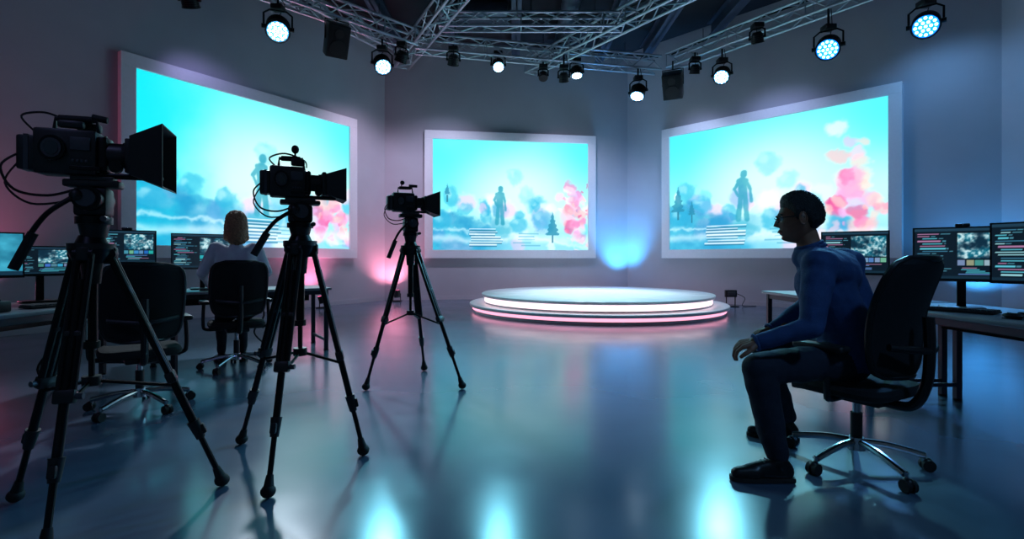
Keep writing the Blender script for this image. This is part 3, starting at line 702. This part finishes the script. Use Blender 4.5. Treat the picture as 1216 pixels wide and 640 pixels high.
    ff = [(i, (i+1) % 4, 4+(i+1) % 4, 4+i) for i in range(4)]+[(8+i, 12+i, 12+(i+1) % 4, 8+(i+1) % 4) for i in range(4)]+[(4+i, 4+(i+1) % 4, 12+(i+1) % 4, 12+i) for i in range(4)]+[(0, 3, 2, 1)]
    b.raw(vv, ff, M_black)
    b.box((0, 0.19, zc2), (0.18, 0.035, 0.165), M_black, 0.006)
    b.box((0, 0.15, 0.0), (0.012, 0.28, 0.012), M_black2)
    for sx in (-1, 1): b.cyl((sx*0.035, -0.1, 0.01), (sx*0.035, 0.33, 0.01), 0.008, M_black2, seg=8)
    b.cyl((0.09, 0.14, 0.04), (0.125, 0.14, 0.04), 0.03, M_black2, seg=20)
    b.tube([(0, -0.17, bh), (0, -0.165, bh+0.055), (0, 0.02, bh+0.06), (0, 0.03, bh)], 0.012, M_black, seg=8, smooth=False)
    b.cyl((0, -0.15, bh+0.057), (0, 0.0, bh+0.06), 0.018, M_rubber, seg=12)
    if variant == 0:
        b.tube([(0.03, -0.24, bh-.02), (0.03, -0.30, bh+0.05), (0.0, -0.22, bh+0.08), (0, -0.14, bh+0.06)], 0.005, M_rubber, seg=6)
        b.box((-0.05, -0.03, bh+0.03), (0.05, 0.11, 0.04), M_black, 0.01); b.box((0.045, -0.08, bh+0.025), (0.04, 0.12, 0.035), M_black, 0.01)
        b.cyl((0.0, 0.0, bh+0.075), (0.0, 0.07, bh+0.065), 0.016, M_rubber, seg=12)
    elif variant == 1:
        b.cyl((0, -0.04, bh+.06), (0, -0.04, bh+0.10), 0.008, M_black2, seg=8); b.sph((0, -0.04, bh+0.125), (0.026, 0.032, 0.03), M_rubber, 14, 10)
        b.tube([(0.03, -0.2, bh), (0.03, -0.24, bh+0.05), (0.01, -0.12, bh+0.09), (0.02, 0.03, bh+0.05), (0.03, 0.05, bh)], 0.006, M_rubber, seg=6)
        b.box((0.04, -0.02, bh+0.03), (0.05, 0.11, 0.05), M_black, 0.01)
    else:
        b.cyl((0, -0.12, bh+.06), (0, -0.12, bh+0.10), 0.008, M_black2, seg=8); b.sph((0, -0.11, bh+0.115), (0.024, 0.03, 0.024), M_rubber, 14, 10)
        b.cyl((0, -0.02, bh+0.085), (0, 0.09, bh+0.085), 0.016, M_rubber, seg=12)
    b.cyl((-0.05, -0.02, bh*0.9), (-0.12, -0.04, bh*0.92), 0.012, M_black2, seg=10)
    b.tube([(-0.12, 0.03, bh*0.92), (-0.12, -0.15, bh*0.92)], 0.026, M_black, seg=14); b.cyl((-0.12, -0.15, bh*.92), (-0.12, -0.2, bh*.92), 0.03, M_rubber, r2=.036, seg=14)
    b.tube([(0.05, -0.30, 0.09), (0.09, -0.36, 0.02), (0.08, -0.31, -0.08), (0.05, -0.18, -0.10), (0.03, -0.05, -0.06)], 0.006, M_rubber, seg=6)
    b.tube([(0.02, -0.31, 0.06), (0.05, -0.36, -0.05), (0.06, -0.25, -0.14), (0.04, -0.08, -0.12)], 0.005, M_rubber, seg=6)
    b.M = Matrix.Identity(4)

b = tripod(-1.83, 2.2, [(-1.40, 2.44), (-2.24, 2.28), (-1.72, 1.86)], 1.13, 0, 1.15)
cine_camera(b, -1.82, 2.2, 1.19, 1.455, 0.93, 0.37, 0.77, 0, 1.18, 1.05, 0.005)
b.box((-1.83, 2.135, 0.80), (0.06, 0.004, 0.09), M_tag, rot=Matrix.Rotation(0.2, 3, 'Z'))
b.obj('camera_tripod')
b = tripod(-1.14, 2.72, [(-1.60, 2.99), (-1.12, 2.32), (-0.83, 2.82)], 1.16, 0, 1.1)
cine_camera(b, -1.14, 2.72, 1.22, 1.425, 0.90, 0.43, 0.62, 1, 1.25, .80); b.obj('camera_tripod')
b = tripod(-0.90, 4.48, [(-1.22, 4.22), (-0.42, 4.26), (-0.86, 4.95)], 1.18, 0, 1.1)
cine_camera(b, -0.90, 4.48, 1.24, 1.51, 0.90, 0.43, 0.66, 2, 1.2, .95); b.obj('camera_tripod')

# ------------------------------------------------------------------ people
def remesh(b, name, voxel, smooth=4, disp=0.0, dscale=0.08, parent=None, mats=None, bones=None, disp2=0):
    o = b.obj(name)
    md = o.modifiers.new('r', 'REMESH'); md.mode = 'VOXEL'; md.voxel_size = voxel; md.use_smooth_shade = True
    sm = o.modifiers.new('s', 'SMOOTH'); sm.factor = 0.6; sm.iterations = smooth
    if disp:
        tx = bpy.data.textures.new(name+'_tx', 'CLOUDS'); tx.noise_scale = dscale; tx.noise_depth = 1
        d = o.modifiers.new('d', 'DISPLACE'); d.texture = tx; d.strength = disp; d.mid_level = 0.5; d.texture_coords = 'GLOBAL'
    if disp2:
        tx = bpy.data.textures.new(name+'_tx2', 'WOOD'); tx.wood_type = 'BANDNOISE'; tx.noise_scale = 0.12; tx.turbulence = 6
        d = o.modifiers.new('d2', 'DISPLACE'); d.texture = tx; d.strength = disp2; d.mid_level = 0.5; d.texture_coords = 'GLOBAL'
    dg = bpy.context.evaluated_depsgraph_get(); me = bpy.data.meshes.new_from_object(o.evaluated_get(dg))
    bpy.data.objects.remove(o); me.name = name
    no = bpy.data.objects.new(name, me); COL.objects.link(no)
    me.materials.clear()
    for m in mats: me.materials.append(m)
    n = len(me.polygons); cen = np.zeros(n*3); me.polygons.foreach_get('center', cen); cen = cen.reshape(-1, 3); idx = np.zeros(n, dtype=np.int32)
    if bones:
        best = np.full(n, 1e9)
        for p1, p2, r1, r2, tag in bones:
            p1 = np.array(p1); p2 = np.array(p2); d = p2-p1; t = np.clip(((cen-p1)@d)/(d@d+1e-9), 0, 1)
            q = np.linalg.norm(cen-(p1+t[:, None]*d), axis=1)-(r1+(r2-r1)*t); w = q < best; best[w] = q[w]; idx[w] = tag
    me.polygons.foreach_set('material_index', idx); me.polygons.foreach_set('use_smooth', np.ones(n, dtype=bool)); me.update()
    if parent: no.parent = parent
    return no

def head(parent, c, f, up, skin, s=1.0, hair='short', hairmat=None, glasses=False):
    f = Vector(f).normalized(); up = Vector(up); up = (up-f*up.dot(f)).normalized(); r = f.cross(up)
    M = Matrix.Translation(Vector(c)) @ Matrix((r, f, up)).transposed().to_4x4() @ Matrix.Scale(s, 4)
    def deform(x, y, z, hairmode=False):
        X, Y, Zz = x*0.077, y*0.097, z*0.122
        if z < 0:
            t = (-z)**1.4; X *= 1-0.22*t
            if y < 0: Y *= 1-0.45*t
            if y > 0: Zz -= 0.004*t
        if y < 0 and z > -0.3: Y *= 1.05
        if hairmode: return X, Y, Zz
        if y > 0:
            g = lambda x0, z0, sx, sz: math.exp(-((X-x0)/sx)**2-((Zz-z0)/sz)**2)
            Y += 0.024*math.exp(-(X/0.011)**2)*max(0, min(1, (0.03-Zz)/0.055))*(1 if Zz > -0.028 else max(0, 1-(-0.028-Zz)/0.010))
            Y += 0.006*g(0.011, -0.026, 0.008, 0.008)+0.006*g(-0.011, -0.026, 0.008, 0.008)
            Y -= 0.010*(g(0.031, 0.008, 0.018, 0.013)+g(-0.031, 0.008, 0.018, 0.013))
            Y += 0.006*(g(0.026, 0.030, 0.026, 0.008)+g(-0.026, 0.030, 0.026, 0.008))
            Y += 0.014*g(0, -0.055, 0.02, 0.008)+0.013*g(0, -0.070, 0.018, 0.008)-0.004*g(0, -0.0615, 0.024, 0.002)
            Y += 0.026*g(0, -0.100, 0.026, 0.018)
            Y += 0.003*(g(0.045, -0.02, 0.015, 0.02)+g(-0.045, -0.02, 0.015, 0.02))
        return X, Y, Zz
    b = B(); b.M = M; seg, rings = 72, 60; vv = []
    for j in range(1, rings):
        ph = math.pi*j/rings
        for i in range(seg):
            t = 2*math.pi*i/seg; vv.append(deform(math.sin(ph)*math.cos(t), math.sin(ph)*math.sin(t), math.cos(ph)))
    vv += [deform(0, 0, 1), deform(0, 0, -1)]; T = len(vv)-2
    ff = [(j*seg+i, (j+1)*seg+i, (j+1)*seg+(i+1) % seg, j*seg+(i+1) % seg) for j in range(rings-2) for i in range(seg)]
    ff += [(T, i, (i+1) % seg) for i in range(seg)]+[(T+1, (rings-2)*seg+(i+1) % seg, (rings-2)*seg+i) for i in range(seg)]
    b.raw(vv, ff, skin)
    for sx in (-1, 1):
        b.sph((sx*0.030, 0.0785, 0.008), 0.0125, M_eye, 16, 12); b.sph((sx*0.030, 0.0865, 0.008), 0.006, M_iris, 12, 8)
        R = Matrix.Rotation(sx*-0.35, 3, 'Z') @ Matrix.Rotation(0.15, 3, 'X')
        b.sph((sx*0.080, -0.010, 0.0), (0.008, 0.017, 0.031), skin, 14, 10, rot=R)
        b.tube([(sx*0.083+sx*0.004*math.cos(t), -0.010+0.016*math.cos(t), 0.0+0.030*math.sin(t)) for t in np.linspace(0, 2*math.pi, 14, endpoint=False)], 0.0045, skin, seg=6, closed=True, smooth=False)
        b.tube([(sx*0.014, 0.094, 0.029), (sx*0.03, 0.092, 0.033), (sx*0.048, 0.080, 0.028)], 0.0035, hairmat, seg=6)
    b.tube([(-0.020, 0.088, -0.062), (-0.008, 0.0985, -0.060), (0.008, 0.0985, -0.060), (0.020, 0.088, -0.062)], 0.0045, M_lip, seg=8)
    b.obj('head', parent, angle=60)
    b = B(); b.M = M; vv = []
    rs = np.random.RandomState(3)
    def hl_of(x, y):
        pts = [(-1, -.062), (-.5, -.055), (-.3, -.02), (-.12, .016), (.02, .012), (.1, -.012), (.22, -.006), (.34, .036), (.6, .058), (1, .066)]
        for (y0, h0), (y1, h1) in zip(pts, pts[1:]):
            if y <= y1: return h0+(h1-h0)*(y-y0)/(y1-y0)
        return .066
    for j in range(1, rings):
        ph = math.pi*j/rings
        for i in range(seg):
            t = 2*math.pi*i/seg; x, y, z = math.sin(ph)*math.cos(t), math.sin(ph)*math.sin(t), math.cos(ph)
            X, Y, Zz = deform(x, y, z, True); hl = hl_of(x, y)
            w = 1/(1+math.exp(-(Zz-hl)/0.0025)); n = 0.003*math.sin(34*x+9*z)*math.sin(29*y+18*z)+rs.randn()*0.0009
            g = max(0, min(1, (Zz-hl)/0.05)); g = g*g*(3-2*g)
            amt = (-0.012)*(1-w)+w*(0.0035+g*(0.012+0.010*max(0, z)+0.006*max(0, y))+n*g)
            N = Vector((x/0.077, y/0.097, z/0.122)).normalized(); vv.append((X+N.x*amt, Y+N.y*amt, Zz+N.z*amt))
    vv += [(0, 0, 0.122+0.022), (0, 0, -0.10)]
    b.raw(vv, ff, hairmat); b.obj('hair', parent, angle=80)
    if hair == 'bob':
        b = B(); b.M = M
        b.capsule((0, -0.02, 0.045), (0, -0.03, -0.04), 0.100, 0.100, hairmat)
        b.capsule((0, -0.045, -0.06), (0, -0.05, -0.14), 0.095, 0.080, hairmat)
        for sx in (-1, 1):
            b.capsule((sx*0.055, -0.01, 0.02), (sx*0.08, -0.02, -0.14), 0.05, 0.034, hairmat)
            b.capsule((sx*0.03, -0.07, -0.05), (sx*0.05, -0.065, -0.17), 0.05, 0.03, hairmat)
        remesh(b, 'bob_hair', 0.006, 2, 0.016, 0.018, parent, [hairmat])
    if glasses:
        b = B(); b.M = M
        for sx in (-1, 1):
            b.tube([(sx*(0.032+0.023*math.cos(t)), 0.106-0.008*abs(math.cos(t)) - (0.006 if math.cos(t) > .5 else 0), 0.006+0.018*math.sin(t)) for t in np.linspace(0, 2*math.pi, 18, endpoint=False)], 0.0026, M_black, seg=6, closed=True, smooth=False)
            b.tube([(sx*0.056, 0.092, 0.012), (sx*0.078, 0.07, 0.012), (sx*0.086, 0.0, 0.012), (sx*0.085, -0.015, 0.0)], 0.0028, M_black, seg=6)
        b.tube([(-0.009, 0.106, 0.010), (0, 0.112, 0.013), (0.009, 0.106, 0.010)], 0.0022, M_black, seg=6)
        b.obj('glasses', parent)

def hand(parent, wrist, d, back, side, skin, curl=(18, 28, 22), s=1.0):
    d = Vector(d).normalized(); z = Vector(back); z = (z-d*z.dot(d)).normalized(); x = d.cross(z)
    b = B(); b.M = Matrix.Translation(Vector(wrist)) @ Matrix((x, d, z)).transposed().to_4x4() @ Matrix.Scale(s, 4)
    b.capsule((0, -0.05, 0), (0, 0.015, 0), 0.026, 0.024, skin)
    xs = [0.033, 0.011, -0.012, -0.032]; L = [0.078, 0.088, 0.082, 0.064]; R = [0.0090, 0.0092, 0.0088, 0.0078]
    for k in range(4):
        X = xs[k]*side; b.capsule((X*0.5, 0.005, 0), (X, 0.080-0.004*abs(k-1), -0.002), 0.016, 0.0115, skin)
        p = Vector((X, 0.080-0.004*abs(k-1), 0)); ang = 0
        for q, fr in enumerate((0.46, 0.30, 0.24)):
            ang += math.radians(curl[q]+k*3); dv = Vector((X*3.5, math.cos(ang), -math.sin(ang))); dv.normalize()
            p2 = p+dv*(L[k]*fr); b.capsule(p, p2, R[k]*(1-0.08*q), R[k]*(0.93-0.08*q), skin); p = p2
    t0 = Vector((side*0.022, 0.02, -0.006)); t1 = t0+Vector((side*0.026, 0.026, -0.008)); t2 = t1+Vector((side*0.013, 0.030, -0.010)); t3 = t2+Vector((side*0.003, 0.024, -0.010))
    b.capsule(t0, t1, 0.018, 0.014, skin); b.capsule(t1, t2, 0.0125, 0.011, skin); b.capsule(t2, t3, 0.011, 0.009, skin)
    return remesh(b, 'hand', 0.0028, 1, 0, 0, parent, [skin])

def shoe(parent, ankle, d, s=1.0):
    d = Vector((d[0], d[1], 0)).normalized(); x = Vector((d.y, -d.x, 0))
    MM = Matrix.Translation((ankle[0], ankle[1], 0.002)) @ Matrix((x, d, Vector((0, 0, 1)))).transposed().to_4x4() @ Matrix.Scale(s, 4)
    b = B(); b.M = MM
    b.capsule((0, -0.035, 0.055), (0, -0.005, 0.09), 0.040, 0.045, M_shoe)
    b.capsule((0, -0.04, 0.045), (0, 0.12, 0.042), 0.038, 0.036, M_shoe); b.capsule((0, 0.02, 0.07), (0, 0.13, 0.045), 0.036, 0.03, M_shoe)
    b.capsule((-0.008, 0.10, 0.040), (-0.005, 0.185, 0.034), 0.036, 0.028, M_shoe); b.capsule((0.014, 0.10, 0.038), (0.006, 0.18, 0.032), 0.034, 0.026, M_shoe)
    remesh(b, 'shoe', 0.007, 3, 0, 0, parent, [M_shoe])
    b = B(); b.M = MM
    pts = []
    for t in np.linspace(0, 2*math.pi, 36, endpoint=False):
        yy = 0.068+0.148*math.sin(t); w = 0.040+0.008*math.sin(t) if math.sin(t) > 0 else 0.038; pts.append((w*math.copysign(abs(math.cos(t))**0.7, math.cos(t)), yy))
    vv = [(p[0], p[1], 0.001) for p in pts]+[(p[0], p[1], 0.020) for p in pts]; n = len(pts)
    b.raw(vv, [tuple(range(n))[::-1], tuple(range(n, 2*n))]+[(i, (i+1) % n, n+(i+1) % n, n+i) for i in range(n)], M_sole); b.box((0, -0.04, 0.012), (0.068, 0.07, 0.022), M_sole, 0.006)
    for i in range(4): b.tube([(-0.018, 0.045+i*0.018, 0.098-i*0.008), (0.018, 0.05+i*0.018, 0.098-i*0.008)], 0.003, M_sole, seg=5)
    b.obj('sole', parent)

def ring(b, c, ax, r, t, m, flat=1.0):
    a, u, v = frame_from(ax)
    b.tube([Vector(c)+u*(r*math.cos(q))+v*(r*flat*math.sin(q)) for q in np.linspace(0, 2*math.pi, 28, endpoint=False)], t, m, seg=8, closed=True, smooth=False)

class Body:
    def __init__(s): s.b = B(); s.bones = []
    def c(s, p1, p2, r1, r2, tag): s.b.capsule(p1, p2, r1, r2, M_shirt); s.bones.append((p1, p2, r1, r2, tag))

# ---- man (leaning forward, forearm resting on the knee)
man = empty('seated_man')
Bd = Body(); f = Vector((-0.62, 0.78, 0)); l = Vector((-0.78, -0.62, 0)); Z = Vector((0, 0, 1))
pel = Vector((1.83, 2.72, 0.565)); mid = Vector((1.81, 2.715, 0.76)); che = Vector((1.705, 2.71, 0.965)); nb = Vector((1.60, 2.70, 1.135)); hc = Vector((1.540, 2.71, 1.312))
for s in (-1, 1):
    Bd.c(pel+l*s*0.08, pel+l*s*0.08+Z*0.06, 0.115, 0.115, 1)
    Bd.c(pel+l*s*0.078+Z*0.03, mid+l*s*0.075, 0.132, 0.128, 0)
    Bd.c(mid+l*s*0.075, che+l*s*0.095, 0.130, 0.138, 0)
    Bd.c(che+l*s*0.09, che+l*s*0.13+Z*0.09-f*0.02, 0.135, 0.105, 0)
Bd.c(che, nb-Z*0.03, 0.14, 0.09, 0)
shL = Vector((1.535, 2.515, 1.065)); shR = Vector((1.84, 2.84, 1.065))
Bd.c(nb-Z*0.03, shL+Z*0.01, 0.070, 0.076, 0); Bd.c(nb-Z*0.03, shR+Z*0.01, 0.070, 0.076, 0)
Bd.c(che-f*0.03+Z*0.05, shR, 0.125, 0.085, 0); Bd.c(che-f*0.03+Z*0.05, shL, 0.125, 0.085, 0)
nd = (hc-nb)
Bd.c(nb-Z*0.03, nb+nd*0.08, 0.072, 0.064, 0)
Bd.c(nb, nb+nd*0.62, 0.058, 0.055, 2)
elL = Vector((1.42, 2.40, 0.775)); wrL = Vector((1.205, 2.445, 0.700))
elR = Vector((1.74, 3.01, 0.80)); wrR = Vector((1.55, 2.99, 0.69))
Bd.c(shL, elL, 0.078, 0.058, 0); Bd.c(elL, wrL, 0.056, 0.038, 0)
Bd.c(shR, elR, 0.078, 0.058, 0); Bd.c(elR, wrR, 0.056, 0.038, 0)
hL = pel+l*0.09; hR = pel-l*0.09
kL = Vector((1.22, 2.50, 0.555)); aL = Vector((1.31, 2.50, 0.12)); kR = Vector((1.52, 3.04, 0.555)); aR = Vector((1.665, 3.08, 0.12))
for h_, k_, a_ in ((hL, kL, aL), (hR, kR, aR)):
    Bd.c(h_, k_, 0.106, 0.076, 1); Bd.c(h_*0.5+k_*0.5, k_, 0.094, 0.078, 1); Bd.c(k_, k_*0.6+a_*0.4, 0.075, 0.070, 1); Bd.c(k_*0.6+a_*0.4, a_+Z*0.02, 0.070, 0.058, 1)
remesh(Bd.b, 'clothed_body', 0.008, 6, 0.012, 0.09, man, [M_shirt, M_pants, M_skin], Bd.bones, 0.008)
b = B()
ring(b, nb+nd*0.20, nd, 0.063, 0.011, M_shirt); ring(b, nb+nd*0.12, nd+Vector((0, 0, .02)), 0.068, 0.013, M_shirt)
for e_, w_ in ((elL, wrL), (elR, wrR)): ring(b, w_+(w_-e_).normalized()*0.025, w_-e_, 0.036, 0.009, M_shirt)
b.obj('shirt_collar_and_cuffs', man)
head(man, hc, (-0.91, 0.40, -0.07), (-0.10, 0.03, 1), M_skin, 1.04, 'short', M_hair, True)
hand(man, wrL+Vector((-0.015, 0, 0)), (-0.95, 0.20, -0.22), (-0.10, -0.20, 1), -1, M_skin, (28, 34, 28))
hand(man, wrR, (-0.85, 0.35, -0.25), (-0.2, 0.1, 1), 1, M_skin, (20, 30, 25))
shoe(man, aL, (-0.97, 0.05), 1.05); shoe(man, aR, (-0.85, 0.30), 1.0)

# ---- woman
wom = empty('seated_woman')
Bd = Body(); f = Vector((-0.57, 0.82, 0)); l = Vector((-0.82, -0.57, 0)); o = Vector((-2.78, 5.1, 0))
def W(fw, la, z): return o+f*fw+l*la+Z*(z+(0.06 if z > .85 else 0.02 if z > .65 else 0))
for s in (-1, 1):
    Bd.c(W(0, s*.08, .58), W(0, s*.075, .66), .11, .11, 1)
    Bd.c(W(0, s*.06, .66), W(.01, s*.06, .82), .11, .105, 0); Bd.c(W(.01, s*.06, .82), W(.02, s*.08, 1.04), .105, .11, 0)
    Bd.c(W(.02, s*.08, 1.06), W(.03, s*.165, 1.14), .10, .068, 0)
    Bd.c(W(.03, s*.18, 1.14), W(.08, s*.29, .90), .066, .054, 0); Bd.c(W(.08, s*.29, .90), W(.33, s*.20, .79), .052, .036, 0)
    Bd.c(W(.0, s*.09, .57), W(.42, s*.10, .56), .09, .068, 1); Bd.c(W(.42, s*.10, .56), W(.36, s*.10, .12), .065, .042, 1)
Bd.c(W(.02, 0, 1.05), W(.02, 0, 1.18), .10, .06, 0); Bd.c(W(.02, 0, 1.16), W(.03, 0, 1.30), .047, .045, 2)
remesh(Bd.b, 'clothed_body', 0.010, 5, 0.012, 0.08, wom, [M_white, M_pants, M_skinw], Bd.bones)
head(wom, W(.045, 0, 1.385), f-Z*0.08, (0, 0, 1), M_skinw, 1.0, 'bob', M_hairw)
for s in (-1, 1):
    hand(wom, W(.34, s*.195, .785), f-l*s*.25-Z*.03, Z, s, M_skinw, (12, 20, 15), 0.92)
    shoe(wom, W(.36, s*.10, 0), f+l*s*.2, 0.92)

# ------------------------------------------------------------------ world
w = bpy.data.worlds.new('studio_world'); scene.world = w; w.use_nodes = True
w.node_tree.nodes['Background'].inputs['Color'].default_value = (0.02, 0.04, 0.08, 1); w.node_tree.nodes['Background'].inputs['Strength'].default_value = 0.3

# ------------------------------------------------------------------ camera
cd = bpy.data.cameras.new('camera'); cd.sensor_width = 36; cd.lens = 36*600/1216; cd.shift_y = -13/1216; cd.clip_start = 0.05
co = bpy.data.objects.new('camera', cd); COL.objects.link(co); co.location = (0, 0, 1.1); co.rotation_euler = (math.radians(90), 0, 0)
scene.camera = co
